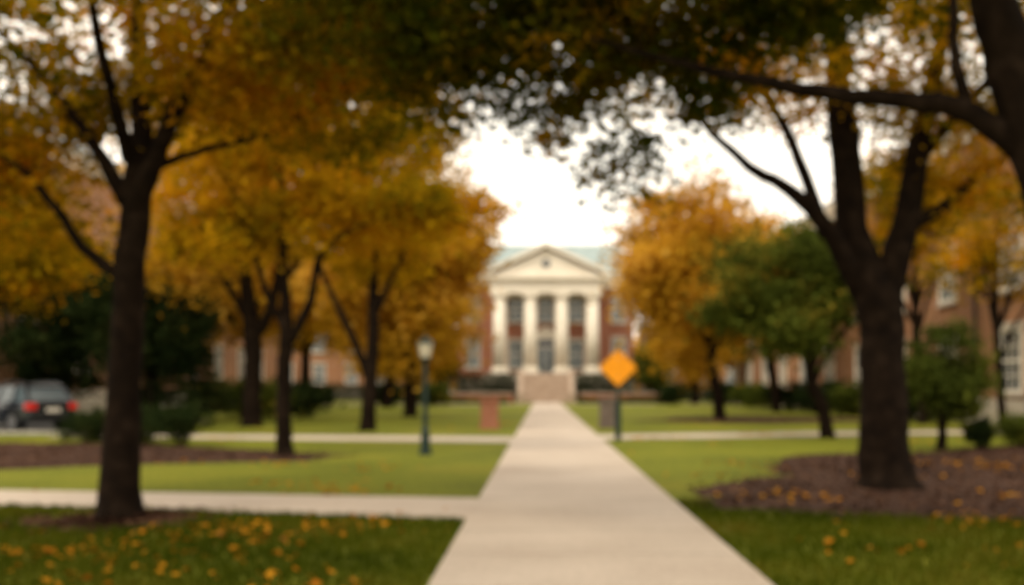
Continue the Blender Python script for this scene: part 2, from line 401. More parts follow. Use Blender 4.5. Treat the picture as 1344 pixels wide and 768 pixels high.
def near_grass():
    rng = np.random.default_rng(5); n = 110000
    Y = rng.uniform(5.5, 14.0, n) ; X = rng.uniform(-8.5, 8.5, n)
    keep = (np.abs(X - PX) > 1.40) & (Y < 12.02 + (-.92 - X) * 0.226 + (X > 0) * 50)
    keep &= ~(((X + 5.2) / 1.0) ** 2 + ((Y - 11.95) / 0.8) ** 2 < 1)
    keep &= ~((X > 2.3) & (Y > 12.9 - np.clip((X - 2.5) * 0.3, 0, 1.6)))
    X = X[keep]; Y = Y[keep]; n = len(X)
    a = rng.uniform(0, 2*math.pi, n); h = rng.uniform(0.03, 0.085, n); w = 0.009
    lx = rng.normal(0, 0.02, n); ly = rng.normal(0, 0.02, n)
    V = np.zeros((n, 4, 3))
    for k, (s, t) in enumerate([(-1, 0), (1, 0), (0.3, 1), (-0.3, 1)]):
        V[:, k, 0] = X + np.cos(a) * w * s + lx * t; V[:, k, 1] = Y + np.sin(a) * w * s + ly * t; V[:, k, 2] = h * t
    quads_mesh('grass', V.reshape(-1, 3), BLADE)
near_grass()

def fallen():
    rng = np.random.default_rng(9)
    P = []
    def add(n, x0, x1, y0, y1, cl=9):
        c = rng.uniform((x0, y0), (x1, y1), (max(n // cl, 1), 2))
        wgt = rng.uniform(0, 1, len(c)) ** 3; wgt /= wgt.sum()
        p = c[rng.choice(len(c), n, p=wgt)] + rng.normal(size=(n, 2)) * 0.4
        P.append(p)
    add(520, -9, -1.0, 6, 12); add(260, 2.6, 9, 6, 12); add(300, 2.6, 12, 12, 22); add(120, -9, -3, 14.8, 22); add(320, -16, 16, 22, 45)
    p = np.vstack(P)
    k = (np.abs(p[:, 0] - PX) > 1.45) | (rng.uniform(size=len(p)) < 0.06)
    p = p[k]
    C = np.column_stack([p, rng.uniform(0.035, 0.075, len(p))])
    quads_mesh('fallen_leaves', leaf_quads(C, 0.088, rng, up=1.4, ratio=0.8), L_FALL)
fallen()

# ------------------------------------------------------------------ main hall
def main_hall():
    g = Group('brick_hall', (0.4, 112, 0))
    B = 10.2
    g.box('walls', BRICK_R, -B, B, 4, 22, 0, 14.1)
    g.box('base_course', STONE, -B-0.12, B+0.12, 3.88, 22.1, -0.1, 2.6)
    g.box('cornice', WHITE, -B-0.35, B+0.35, 3.6, 22.4, 14.1, 14.75)
    g.box('cornice', WHITE, -B-0.15, B+0.15, 3.8, 22.2, 13.2, 14.098)
    e = 0.55
    v = [(-B-e, 3.4, 14.76), (B+e, 3.4, 14.76), (B+e, 22.6, 14.76), (-B-e, 22.6, 14.76), (-B+1.4, 9.5, 19.0), (B-1.4, 9.5, 19.0), (B-1.4, 16.5, 19.0), (-B+1.4, 16.5, 19.0)]
    g.mesh('roof', SLATE, v, [(0, 1, 5, 4), (1, 2, 6, 5), (2, 3, 7, 6), (3, 0, 4, 7), (4, 5, 6, 7), (3, 2, 1, 0)])
    g.box('podium', STONE, -6.9, 6.9, -0.9, 3.87, -0.1, 3.1)
    g.box('podium', STONE, -7.0, 7.0, -1.0, 3.86, 3.1, 3.25)
    for x in (-5.2, -1.75, 1.75, 5.2):
        g.box('column_plinths', WHITE, x-0.95, x+0.95, -0.85, 1.05, 3.25, 3.6)
        g.cone('columns', WHITE, (x, 0.1, 3.6), 0.90, 0.84, 0.3, 28)
        g.cone('columns', WHITE, (x, 0.1, 3.9), 0.80, 0.68, 7.5, 28)
        g.cone('column_capitals', WHITE, (x, 0.1, 11.4), 0.66, 0.88, 0.5, 28)
        g.box('column_capitals', WHITE, x-0.92, x+0.92, -0.82, 1.02, 11.9, 12.2)
        g.box('pilasters', WHITE, x-0.45, x+0.45, 3.7, 3.99, 3.25, 12.19)
    g.box('entablature', WHITE, -6.3, 6.3, -0.7, 3.995, 12.2, 13.5)
    g.box('entablature', WHITE, -6.45, 6.45, -0.85, 3.99, 13.5, 13.75)
    g.box('entablature', WHITE, -6.95, 6.95, -1.3, 3.98, 13.75, 14.15)
    def prism(part, mat, pts, y0, y1):
        n = len(pts); vv = [(x, y0, z) for x, z in pts] + [(x, y1, z) for x, z in pts]
        g.mesh(part, mat, vv, [tuple(range(n))] + [tuple(range(2*n-1, n-1, -1))] + [(i, (i+1) % n, n+(i+1) % n, n+i) for i in range(n)])
    prism('tympanum', WHITE, [(-6.2, 14.16), (6.2, 14.16), (0, 17.1)], -0.6, 9)
    for s in (-1, 1):
        prism('raking_cornice', WHITE, [(s*7.05, 14.16), (s*0.0, 17.35), (s*0.0, 17.85), (s*7.05, 14.6)], -1.35, 0.2)
        prism('portico_roof', SLATE, [(s*7.05, 14.2), (s*0.0, 17.38), (s*0.0, 17.82), (s*7.05, 14.56)], 0.2, 11)
    g.cone('oculus', WHITE, (0, -0.62, 15.5), 0.62, 0.62, 0.1, 24, Matrix.Rotation(math.radians(90), 4, 'X'))
    g.cone('oculus_glass', GLASS_D, (0, -0.66, 15.5), 0.47, 0.47, 0.1, 24, Matrix.Rotation(math.radians(90), 4, 'X'))
    for x in (-3.5, 0, 3.5):
        window(g, 'y', 4, -1, x, 9.3, 12.0, 1.7, rows=4)
        if x: window(g, 'y', 4, -1, x, 3.9, 7.0, 1.6, rows=4)
    for x in (-8.5, 8.5):
        window(g, 'y', 4, -1, x, 9.3, 12.0, 1.5); window(g, 'y', 4, -1, x, 4.0, 7.2, 1.5)
    for s in (-1, 1):
        for yy in (8, 12, 16, 20):
            window(g, 'x', s*B, s, yy, 9.3, 12.0, 1.5); window(g, 'x', s*B, s, yy, 4.0, 7.2, 1.5)
    g.box('door_surround', WHITE, -1.5, -0.95, 3.5, 3.99, 3.25, 7.2); g.box('door_surround', WHITE, 0.95, 1.5, 3.5, 3.99, 3.25, 7.2)
    g.box('door_surround', WHITE, -1.7, 1.7, 3.4, 3.99, 7.2, 7.7)
    prism('door_pediment', WHITE, [(-1.8, 7.7), (1.8, 7.7), (0, 8.7)], 3.35, 3.99)
    g.box('doors', GLASS, -0.95, 0.95, 3.85, 3.99, 3.25, 6.2); g.box('doors_rail', WHITE, -0.95, 0.95, 3.8, 3.99, 6.2, 6.35)
    g.box('doors_rail', WHITE, -0.05, 0.05, 3.78, 3.85, 3.25, 6.2); g.box('fanlight', GLASS_D, -0.95, 0.95, 3.86, 3.99, 6.35, 7.19)
    n = 18
    for i in range(n):
        g.box('steps', STEPST, -2.5, 2.5, -0.999-0.27*(n-i), -0.999-0.27*(n-i-1), -0.1, 3.25*(i+1)/n - 0.01*(i == n-1))
    for s in (-1, 1):
        vv = [(s*2.5, -6.0, -0.1), (s*2.5, -6.0, 0.6), (s*2.5, -1.0, 3.6), (s*2.5, -1.0, -0.1)]
        vv += [(s*3.05, a, b) for _, a, b in vv]
        g.mesh('cheek_walls', STEPST, vv, [(0, 1, 2, 3), (7, 6, 5, 4), (0, 4, 5, 1), (1, 5, 6, 2), (2, 6, 7, 3), (3, 7, 4, 0)])
        g.box('cheek_piers', STEPST, s*2.4, s*3.15, -6.7, -6.0, -0.1, 1.1)
    g.finish(smooth=('columns',))
main_hall()

for s in (-1, 1):
    g = Group('brick_garden_wall', (0.4, 101, 0))
    a, b = (3.4, 13)
    g.box('wall', BRICK_R, s*a, s*b, 0, 0.4, -0.1, 1.0); g.box('coping', STONE, s*(a-0.05), s*(b+0.05), -0.06, 0.46, 1.0, 1.12)
    g.finish()

def side_hall(name, X, sign, y0, y1, eave, rows, first, bay=4.6, stone_top=1.5, winw=1.9, brick=BRICK_O, arch_row=None):
    g = Group(name, (0, 0, 0))
    D = 15
    back = X - sign * D
    g.box('walls', brick, min(X, back), max(X, back), y0, y1, 0, eave)
    g.box('base_course', STONE, min(X, back) - 0.15, max(X, back) + 0.15, y0 - 0.15, y1 + 0.15, -0.1, stone_top)
    g.box('cornice', WHITE, min(X, back) - 0.5, max(X, back) + 0.5, y0 - 0.5, y1 + 0.5, eave, eave + 0.5)
    g.box('cornice', STONE, min(X, back) - 0.2, max(X, back) + 0.2, y0 - 0.2, y1 + 0.2, eave - 0.5, eave - 0.002)
    x0, x1 = min(X, back) - 0.7, max(X, back) + 0.7; xm = (x0 + x1) / 2
    v = [(x0, y0-0.7, eave+0.51), (x1, y0-0.7, eave+0.51), (x1, y1+0.7, eave+0.51), (x0, y1+0.7, eave+0.51), (xm, y0+5, eave+5.2), (xm, y1-5, eave+5.2)]
    g.mesh('roof', SLATE_D, v, [(0, 1, 4), (1, 2, 5, 4), (2, 3, 5), (3, 0, 4, 5), (3, 2, 1, 0)])
    yy = first; i = 0
    while yy < y1 - 1:
        for ri, (a, b) in enumerate(rows):
            window(g, 'x', X, sign, yy, a, b, winw, arch=(ri == arch_row), cols=2, rows=4, glass=GLASS_D if (i + ri) % 3 else GLASS)
        if i % 2 == 1:
            g.cone('downspouts', BLACKMETAL, (X + sign * 0.18, yy + bay / 2, 0.2), 0.09, 0.09, eave - 0.8, 10)
        yy += bay; i += 1
    xx = min(X, back) + 2.5
    while xx < max(X, back) - 1:
        for (a, b) in rows: window(g, 'y', y0, -1, xx, a, b, 1.5)
        xx += 3.6
    for k in range(3):
        yc = y0 + (y1 - y0) * (k + 0.5) / 3
        g.box('chimneys', brick, xm - 0.6, xm + 0.6, yc - 0.9, yc + 0.9, eave + 3, eave + 7)
    g.finish()
side_hall('brick_hall', -28, 1, 44, 106, 15.2, [(2.6, 5.0), (8.2, 10.6)], 47.5, bay=6.4, winw=1.5)
side_hall('brick_hall', 20, -1, 28, 104, 13.6, [(1.5, 4.0), (5.9, 8.3)], 35.6, bay=6.7, winw=1.8, arch_row=1, stone_top=1.1)

def cross_hall(x0, x1, y0):
    g = Group('brick_hall', (0, 0, 0))
    g.box('walls', BRICK_O, x0, x1, y0, y0+14, 0, 9.5); g.box('base_course', STONE, x0-.1, x1+.1, y0-.12, y0+14.1, -.1, 1.4)
    g.box('cornice', WHITE, x0-.4, x1+.4, y0-.4, y0+14.4, 9.5, 10.0)
    v = [(x0-.6, y0-.6, 10.01), (x1+.6, y0-.6, 10.01), (x1+.6, y0+14.6, 10.01), (x0-.6, y0+14.6, 10.01), (x0+5, y0+7, 14), (x1-5, y0+7, 14)]
    g.mesh('roof', SLATE_D, v, [(0, 1, 5, 4), (1, 2, 5), (2, 3, 4, 5), (3, 0, 4), (3, 2, 1, 0)])
    x = x0 + 2.2
    while x < x1 - 1:
        window(g, 'y', y0, -1, x, 2.2, 4.4, 1.4, rows=4); window(g, 'y', y0, -1, x, 6.1, 8.2, 1.4, rows=4); x += 4.0
    g.finish()
cross_hall(-46, -12.5, 124); cross_hall(13.5, 46, 124)

# ------------------------------------------------------------------ foreground trees
build_tree('maple_tree', (-5.22, 12.25, 0), [
    [(0, 0, -0.1, .34), (0, 0, .12, .265), (.03, 0, 1.6, .2), (.1, 0, 3.0, .185), (.15, .05, 4.0, .18), (.2, .1, 4.8, .13), (.12, .2, 5.7, .10), (.1, .3, 7.2, .05)],
    [(.17, 0, 3.7, .15), (.42, -.1, 4.3, .115), (.78, -.2, 5.0, .095), (1.3, -.3, 5.9, .075), (1.7, -.4, 6.8, .05), (2.2, -.5, 7.6, .03)],
    [(.4, 0, 4.3, .06), (.95, .3, 4.6, .045), (1.6, .8, 4.9, .035), (2.4, 1.1, 5.4, .03), (3.3, 1.2, 5.8, .02)],
    [(.1, 0, 3.9, .11), (-.35, .2, 4.6, .08), (-.8, .3, 5.2, .06), (-1.4, .4, 5.9, .04), (-2.2, .4, 6.6, .02)],
    [(.05, 0, 2.95, .085), (-.35, -.1, 3.3, .065), (-.75, -.2, 3.9, .05), (-1.3, -.2, 4.4, .035), (-2.1, -.2, 4.8, .02)],
    [(.15, 0, 4.4, .1), (.2, -.8, 5.2, .07), (.4, -1.8, 6.0, .04), (.6, -2.8, 6.6, .02)],
], [(0.3, .2, 6.8, 4.3, 3.6, 1.9, 230), (-1.9, .3, 4.9, 1.7, 2, 1.0, 54), (2.0, .6, 5.6, 2.2, 2.4, .8, 70), (-2.0, 1.5, 3.8, 1.0, 1.2, .5, 12), (3.2, .2, 6.3, 2.0, 1.6, 1.0, 50)], L_OLIVE, crad=.29, per=105, size=.135, seed=21, twig_r=.026)

build_tree('oak_tree', (5.55, 16, 0), [
    [(0, -.0, -0.1, .62), (0, 0, .18, .47), (-.05, 0, 1.0, .39), (-.12, 0, 2.2, .35), (-.2, 0, 3.0, .36), (-.5, .1, 3.8, .27), (-.65, .1, 5.0, .24), (-.75, .2, 6.6, .19), (-.8, .3, 8.6, .10), (-.7, .3, 10, .04)],
    [(-.15, 0, 2.8, .28), (.2, -.1, 4.1, .22), (.42, -.2, 5.6, .17), (.75, -.3, 7.1, .12), (1.0, -.3, 8.8, .05)],
    [(-.4, 0, 3.1, .19), (-1.0, -.2, 4.05, .14), (-1.55, -.3, 4.6, .11), (-2.2, -.4, 4.9, .08), (-2.9, -.6, 5.4, .055), (-3.5, -.7, 6.1, .03), (-4.1, -.8, 6.5, .02)],
    [(-1.05, -.2, 4.0, .11), (-1.4, .1, 5.3, .09), (-1.9, .3, 6.5, .06), (-2.3, .4, 7.6, .03)],
    [(.25, -.1, 4.15, .12), (.8, .1, 4.45, .1), (1.5, .2, 5.1, .08), (2.2, .3, 5.5, .05), (3.2, .4, 6.1, .02)],
    [(.4, -.2, 5.2, .1), (1.0, -.9, 6.0, .08), (1.6, -1.7, 6.9, .05), (2.4, -2.2, 7.6, .02)],
    [(-.6, .1, 5.0, .1), (-.2, 1, 6, .07), (.1, 2.1, 7, .04)],
], [(-.3, 0, 8.2, 5.0, 4, 2.3, 200), (-2.4, -.2, 6.4, 2.3, 2, .7, 26), (2.0, 0, 6.0, 2.4, 2, 1.2, 54), (3.2, .5, 4.8, .9, 1, .7, 12), (1.2, .6, 5.0, .8, .8, .6, 9)], L_OLIVE, crad=.31, per=100, size=.135, seed=22, twig_r=.03)

build_tree('oak_tree', (5.1, 8.6, 0), [
    [(0, 0, -0.1, .45), (0, 0, .15, .32), (-.25, 0, 1.6, .26), (-.62, 0, 3.1, .235), (-.95, 0, 4.2, .22), (-1.25, 0, 5.2, .18), (-1.4, .1, 6.5, .12), (-1.4, .1, 7.8, .05)],
    [(-.75, 0, 3.5, .13), (-1.3, .1, 3.95, .10), (-1.85, .2, 4.1, .08), (-2.6, .3, 4.2, .065), (-3.4, .4, 4.38, .045), (-4.4, .6, 4.75, .024), (-5.4, .8, 5.1, .015), (-6.4, .9, 5.3, .01)],
    [(-1.2, 0, 5.0, .10), (-1.8, .8, 5.7, .07), (-2.7, 1.5, 6.2, .05), (-3.9, 1.9, 6.5, .03), (-5.3, 2.2, 6.7, .02)],
    [(-1.35, .1, 4.0, .06), (-1.5, .15, 4.5, .05), (-1.5, .2, 5.2, .035), (-1.4, .2, 6, .02)],
    [(-.9, 0, 4.3, .12), (-.4, .6, 5.2, .08), (.4, 1.2, 6, .05), (1.6, 1.6, 6.6, .02)],
    [(-1.1, 0, 5.2, .1), (-1.9, -1, 6.3, .07), (-3.1, -2, 6.9, .04), (-4.3, -2.8, 7.2, .02)],
], [(-4.9, 1.2, 5.7, 2.8, 1.9, 1.0, 220), (-1.6, .6, 6.4, 3.2, 3.0, 1.2, 64), (-4.7, 1.7, 4.8, 2.2, .9, .5, 50), (-4.3, 1.6, 4.0, .8, .4, .35, 7), (-6.3, 1.4, 4.8, .8, .8, .5, 16), (-2.2, 1.2, 5.1, 1.6, .8, .35, 9), (-3, -2, 7.0, 4, 3, 1, 40)], L_DGREEN, crad=.21, per=120, size=.105, seed=23, twig_r=.018)

# unseen trees added beside the viewpoint to darken the near lawn
def gen_tree(name, x, y, H, r, fork, crown, mat, seed, crad=.6, per=120, size=.3, nl=6, n=120):
    cx, cz, rx, rz = crown
    rr = np.random.default_rng(seed)
    ell = [(cx, 0, cz, rx*.8, rx*.75, rz, int(n*.55))]
    for k in range(6):
        a = k * 1.05 + rr.uniform(0, .5)
        ell.append((cx + math.cos(a)*rx*.55, math.sin(a)*rx*.5, cz + rz*rr.uniform(-.55, .35), rx*.45, rx*.45, rz*.4, int(n*.1)))
    build_tree(name, (x, y, 0), generic_limbs(H, r, fork, rx, nl, seed, cx*.4), ell, mat, crad=crad, per=per, size=size, seed=seed, twig_r=.05)
gen_tree('maple_tree', -8.0, 3.2, 10, .3, 3.4, (0, 7.6, 4.4, 2.2), L_OLIVE, 101, size=.24, crad=.45, n=100, per=60)  # added out of frame, crown shades the left foreground
gen_tree('oak_tree', 8.6, 2.0, 11, .3, 3.8, (0, 8.2, 4.6, 2.4), L_DGREEN, 102, size=.24, crad=.45, n=110, per=60)  # added out of frame, crown shades the right foreground

# ------------------------------------------------------------------ mid-distance trees
build_tree('maple_tree', (-6.06, 23.5, 0), [
    [(0, 0, -0.1, .3), (0, 0, .15, .21), (0, 0, 1.2, .175), (.05, 0, 2.2, .17), (.1, 0, 2.9, .16), (-.05, .2, 4.6, .11), (-.1, .2, 7.0, .06), (0, .2, 9, .03)],
    [(.12, 0, 2.7, .12), (.6, -.1, 3.6, .1), (.85, -.2, 4.6, .08), (1.6, -.3, 5.3, .06), (2.6, -.4, 5.6, .045), (3.8, -.5, 5.6, .03), (4.9, -.5, 5.1, .015)],
    [(.1, 0, 2.8, .1), (-.5, .1, 3.9, .08), (-.9, .2, 5.2, .06), (-1.5, .2, 6.6, .03)],
    [(.7, -.1, 4.1, .07), (1.0, .4, 5.6, .05), (1.5, .8, 7.2, .03)],
], [(.6, .2, 7.6, 3.6, 2.6, 2.3, 120), (3.1, -.3, 5.7, 2.0, 1.1, .5, 28), (-1.8, 0, 5.6, 1.6, 1.3, 1.2, 26), (.4, .3, 5.4, 1.8, 1.2, .6, 16)], L_GOLD, crad=.34, per=110, size=.18, seed=31, twig_r=.03)

build_tree('maple_tree', (-12, 41, 0), [
    [(0, 0, -0.1, .6), (0, 0, .3, .42), (0, 0, 1.8, .37), (0, 0, 3.6, .36), (-.3, 0, 6.2, .25), (-.6, .1, 9, .17), (-.8, .2, 12.5, .06)],
    [(0, 0, 3.5, .26), (.9, 0, 5.0, .2), (1.5, 0, 8.0, .14), (2.3, .2, 10.5, .06)],
    [(-.1, 0, 4.4, .16), (-1.5, .3, 6.5, .12), (-3, .6, 8.2, .06)],
    [(1.0, 0, 5.6, .14), (2.4, -.3, 7.2, .1), (3.8, -.4, 8.4, .04)],
], [(0, 0, 10.4, 5.2, 4.2, 3.8, 150), (-2.8, 0, 6.6, 2, 2, 1.2, 20)], L_ORANGE, crad=.6, per=110, size=.29, seed=32, twig_r=.05)

build_tree('maple_tree', (-6.5, 37, 0), [
    [(0, 0, -0.1, .42), (0, 0, .25, .3), (.08, 0, 2.0, .24), (.15, 0, 4.6, .2), (.2, 0, 7.0, .13), (.2, .2, 10.5, .05)],
    [(.05, 0, 1.9, .17), (-.6, 0, 3.6, .14), (-1.5, 0, 5.5, .1), (-2.2, .2, 7.5, .05)],
    [(.15, 0, 4.0, .12), (1.0, -.2, 5.8, .1), (2.1, -.3, 7.6, .05)],
], [(.1, 0, 8.6, 3.0, 2.8, 3.4, 110)], L_GOLD, crad=.48, per=110, size=.25, seed=33, twig_r=.045)

gen_tree('maple_tree', -7.3, 55, 15, .36, 4.0, (0, 8.1, 5.3, 6.9), L_ORANGE, 41, n=240, per=100, size=.34)
gen_tree('maple_tree', -12.5, 80, 16, .4, 3.5, (1.0, 8.6, 7.0, 6.8), L_ORANGE, 42, size=.42, crad=.75, per=100, n=140)
gen_tree('maple_tree', -17.5, 60, 13, .35, 4, (0, 8.6, 5, 4.6), L_ORANGE, 43, size=.37, crad=.7, per=100)
gen_tree('maple_tree', -20, 84, 14, .4, 4, (0, 8.5, 6, 5.2), L_GOLD, 44, size=.45, crad=.8, n=90, per=90)
gen_tree('maple_tree', -21.5, 36, 10.5, .3, 3.4, (1.0, 7.2, 4.6, 3.3), L_OLIVE, 57, size=.24, crad=.5, n=160, per=110)
gen_tree('maple_tree', 9.0, 50.5, 13, .28, 3.2, (-1.2, 7.1, 4.6, 5.5), L_ORANGE, 45, n=230, per=115, size=.32)
gen_tree('maple_tree', 15.5, 66, 14, .3, 3.5, (-1.0, 8.2, 5.0, 5.6), L_ORANGE, 46, size=.37, crad=.7, per=100)
gen_tree('linden_tree', 9.1, 31.7, 7.2, .2, 2.0, (-1.2, 4.7, 2.7, 2.3), L_GREEN, 47, size=.2, crad=.4, per=140, n=130)
gen_tree('magnolia_tree', 10.2, 25.5, 3.6, .11, 1.0, (0, 1.95, 1.15, 1.25), L_GREEN, 48, size=.14, crad=.22, per=140, n=70)
gen_tree('maple_tree', 16.2, 35, 9.5, .14, 3.0, (-.3, 6.9, 2.4, 2.8), L_OLIVE, 58, size=.2, crad=.4, n=56, per=80)
gen_tree('maple_tree', 16.8, 44, 12, .2, 4.0, (-.8, 9.2, 3.0, 3.4), L_OLIVE, 59, size=.26, crad=.5, n=80, per=90)
gen_tree('holly_tree', -23.5, 49, 10, .25, 1.6, (0, 5.6, 4.4, 4.6), L_EVER, 49, size=.28, crad=.5, per=130, n=150)
gen_tree('holly_tree', -18.6, 47.5, 9.2, .25, 1.4, (0, 4.9, 3.4, 4.0), L_EVER, 50, size=.26, crad=.46, per=130, n=130)
gen_tree('maple_tree', -14, 106, 13, .4, 3, (0, 6.8, 4.6, 5.6), L_GOLD, 52, size=.5, crad=.8, n=110, per=100)
gen_tree('maple_tree', 15.0, 98, 13, .4, 3, (0, 6.6, 4.6, 5.4), L_ORANGE, 53, size=.5, crad=.8, n=110, per=100)
gen_tree('holly_tree', -11.8, 112, 8, .2, 1.2, (0, 4.2, 2.2, 3.6), L_GREEN, 54, size=.4, crad=.5, n=70, per=80)
gen_tree('holly_tree', 12.7, 112, 8, .2, 1.2, (0, 4.2, 2.2, 3.6), L_GREEN, 55, size=.4, crad=.5, n=70, per=80)

def pine(x, y, H, R, seed):
    rng = np.random.default_rng(seed); root = empty('pine_tree', (x, y, 0)); v, f = [], []
    tube(v, f, catmull([(0, 0, -.1, .16), (0, 0, H*.5, .11), (0, 0, H, .02)], 5), 8, .05, rng)
    P = []
    z = H*.14
    while z < H*.97:
        n = 9; L = R * (1 - z/H) ** .8 + .15
        for k in range(n):
            a = 2*math.pi*k/n + rng.uniform(0, .6); l = L*rng.uniform(.75, 1.1)
            e = np.array([math.cos(a)*l, math.sin(a)*l, z - .08*l])
            pts = catmull([(0, 0, z, .03), (e[0]*.5, e[1]*.5, z+.08*l, .02), (*e, .008)], 3)
            tube(v, f, pts, 5, 0, rng)
            t = rng.uniform(.2, 1, 110)[:, None]
            P.append(np.array([0, 0, z])*(1-t) + e*t + rng.normal(size=(110, 3))*np.array([.16, .16, .07]))
        z += H*.09
    py_mesh('trunk_and_branches', v, f, BARK, root)
    quads_mesh('needles', leaf_quads(np.vstack(P), .2, rng, ratio=.4), L_EVER, root)
pine(-16.0, 45.5, 4.6, 2.2, 61)

def bush(name, x, y, rx, h, mat, seed, size=.1, ry=None, n=28, per=130):
    ell = [(0, 0, h*.52, rx*.8, (ry or rx)*.8, h*.4, n)]
    limbs = [[(math.cos(a)*.05, math.sin(a)*.05, -.05, .03), (math.cos(a)*rx*.25, math.sin(a)*rx*.25, h*.3, .02), (math.cos(a)*rx*.5, math.sin(a)*rx*.5, h*.7, .01)] for a in np.linspace(0, 6.28, 7)[:-1]]
    rng = np.random.default_rng(seed); root = empty(name, (x, y, 0)); v, f = [], []
    for L in limbs: tube(v, f, catmull(L, 3), 5, 0, rng)
    py_mesh('stems', v, f, BARK, root)
    C = ell_centres(ell, rng); idx = np.repeat(np.arange(len(C)), per)
    s = min(rx, h) * .17
    P = C[idx] + rng.normal(size=(len(idx), 3))*np.array([s, s, s*.8]); P[:, 2] = np.abs(P[:, 2]) + .03
    quads_mesh('foliage', leaf_quads(P, size, rng), mat, root)
bush('shrub', -9.9, 27.3, .95, 1.15, L_EVER, 71)
bush('shrub', -11.4, 28.4, 1.0, 1.0, L_EVER, 72)
bush('shrub', -13.3, 29.2, 1.1, .9, L_EVER, 73)
bush('shrub', 11.6, 26.3, .5, .8, L_EVER, 75)
bush('shrub', 13.0, 27.0, .8, .9, L_GREEN, 76)
for i, (x, y) in enumerate([(-14.3, 49), (-12.6, 52), (-22.5, 78), (17.6, 48), (17.8, 57), (17.5, 70), (17.5, 84), (-24, 60), (-10, 92), (-14, 90), (-17.5, 66), (12, 92), (-23, 69), (17.2, 62), (17.2, 77), (16.5, 90)]):
    bush('shrub', x, y, 1.9, 1.9, L_EVER if i % 2 else L_GREEN, 80 + i, size=.3, n=30, per=60)

def hedge(x0, x1, y0, y1, h, seed, mat=L_EVER, z0=0):
    rng = np.random.default_rng(seed); root = empty('hedge', (0, 0, 0))
    n = int((x1-x0)*(y1-y0+h)*90)
    P = rng.uniform((x0, y0, z0+.05), (x1, y1, z0+h), (n, 3)); P += rng.normal(size=P.shape)*.07
    quads_mesh('foliage', leaf_quads(P, .28, rng), mat, root)
    v, f = [], []
    x = x0+.3
    while x < x1:
        tube(v, f, [np.array([x, (y0+y1)/2, -.05, .04]), np.array([x+.1, (y0+y1)/2, z0+h*.8, .02])], 5); x += .6
    py_mesh('stems', v, f, BARK, root)
hedge(-9.3, -2.9, 108.4, 110.6, 3.1, 90); hedge(3.7, 10.2, 108.4, 110.6, 3.1, 91)
hedge(-13, -3.6, 99.6, 100.8, .55, 92, L_GREEN); hedge(3.6, 13, 99.6, 100.8, .55, 93, L_GREEN)
hedge(-44, -12.5, 120.8, 122.6, 2.0, 94); hedge(13.5, 44, 120.8, 122.6, 2.0, 95)

def distant():
    rng = np.random.default_rng(99); P = []; v, f = [], []
    xs = list(rng.uniform(-150, 150, 52)) + [-16, -12.5, -9, 10, 13.5, 17]
    for x in xs:
        if abs(x) < 8: continue
        y = rng.uniform(150, 180); h = rng.uniform(8, 12)
        tube(v, f, [np.array([x, y, 0, .4]), np.array([x, y, h*.7, .2])], 6)
        C = ell_centres([(x, y, h*.52, h*.5, h*.45, h*.45, 45)], rng)
        idx = np.repeat(np.arange(45), 25); P.append(C[idx] + rng.normal(size=(len(idx), 3))*.9)
    root = empty('distant_trees')
    py_mesh('trunks', v, f, BARK, root); quads_mesh('foliage', leaf_quads(np.vstack(P), .9, rng), L_ORANGE, root)
distant()

# ------------------------------------------------------------------ street furniture
g = Group('street_lamp', (-2.8, 23.8, 0))
g.cone('base', DARKMETAL, (0, 0, -.02), .17, .16, .12, 12); g.cone('base', DARKMETAL, (0, 0, .1), .13, .10, .45, 12); g.cone('base', DARKMETAL, (0, 0, .55), .12, .07, .1, 12)
g.cone('pole', DARKMETAL, (0, 0, .65), .07, .055, 1.6, 14); g.cone('collar', DARKMETAL, (0, 0, 2.2), .06, .13, .12, 14)
g.cone('lantern_glass', LAMPGLASS, (0, 0, 2.32), .12, .18, .34, 8)
for k in range(8):
    a = math.pi/4*k
    g.cone('lantern_frame', DARKMETAL, (math.cos(a)*.15, math.sin(a)*.15, 2.49), .008, .008, .36, 6, Matrix.Rotation(a, 4, 'Z') @ Matrix.Rotation(math.radians(10), 4, 'Y'))
g.cone('lantern_cap', DARKMETAL, (0, 0, 2.66), .21, .06, .15, 8); g.cone('finial', DARKMETAL, (0, 0, 2.81), .03, .005, .14, 8); g.sphere('finial', DARKMETAL, (0, 0, 2.83), .035)
g.finish()

g = Group('traffic_sign', (2.28, 30, 0))
def diamond(part, mat, s, y0, y1, zc=2.2):
    r = s*.14; pts = []
    for cx, cz, a0 in ((s-r*1.414, 0, -45), (0, s-r*1.414, 45), (-(s-r*1.414), 0, 135), (0, -(s-r*1.414), 225)):
        for k in range(5):
            a = math.radians(a0 + 90*k/4); pts.append((cx+math.cos(a)*r, zc+cz+math.sin(a)*r))
    n = len(pts); vv = [(x, y0, z) for x, z in pts] + [(x, y1, z) for x, z in pts]
    g.mesh(part, mat, vv, [tuple(range(n)), tuple(range(2*n-1, n-1, -1))] + [(i, (i+1) % n, n+(i+1) % n, n+i) for i in range(n)])
diamond('plate', SIGNORANGE, .58, -.004, .004)
diamond('border', BLACKMETAL, .53, -.006, -.0042); diamond('face', SIGNORANGE, .52, -.008, -.0062)
g.box('post', DARKMETAL, -.05, .05, .01, .09, -.1, 2.5)
g.box('post_sleeve', DARKMETAL, -.09, .09, -.03, .13, -.1, 1.15)
g.box('bolts', STEEL, -.02, .02, -.014, -.008, 2.45, 2.49); g.box('bolts', STEEL, -.02, .02, -.014, -.008, 1.9, 1.94)
g.finish()

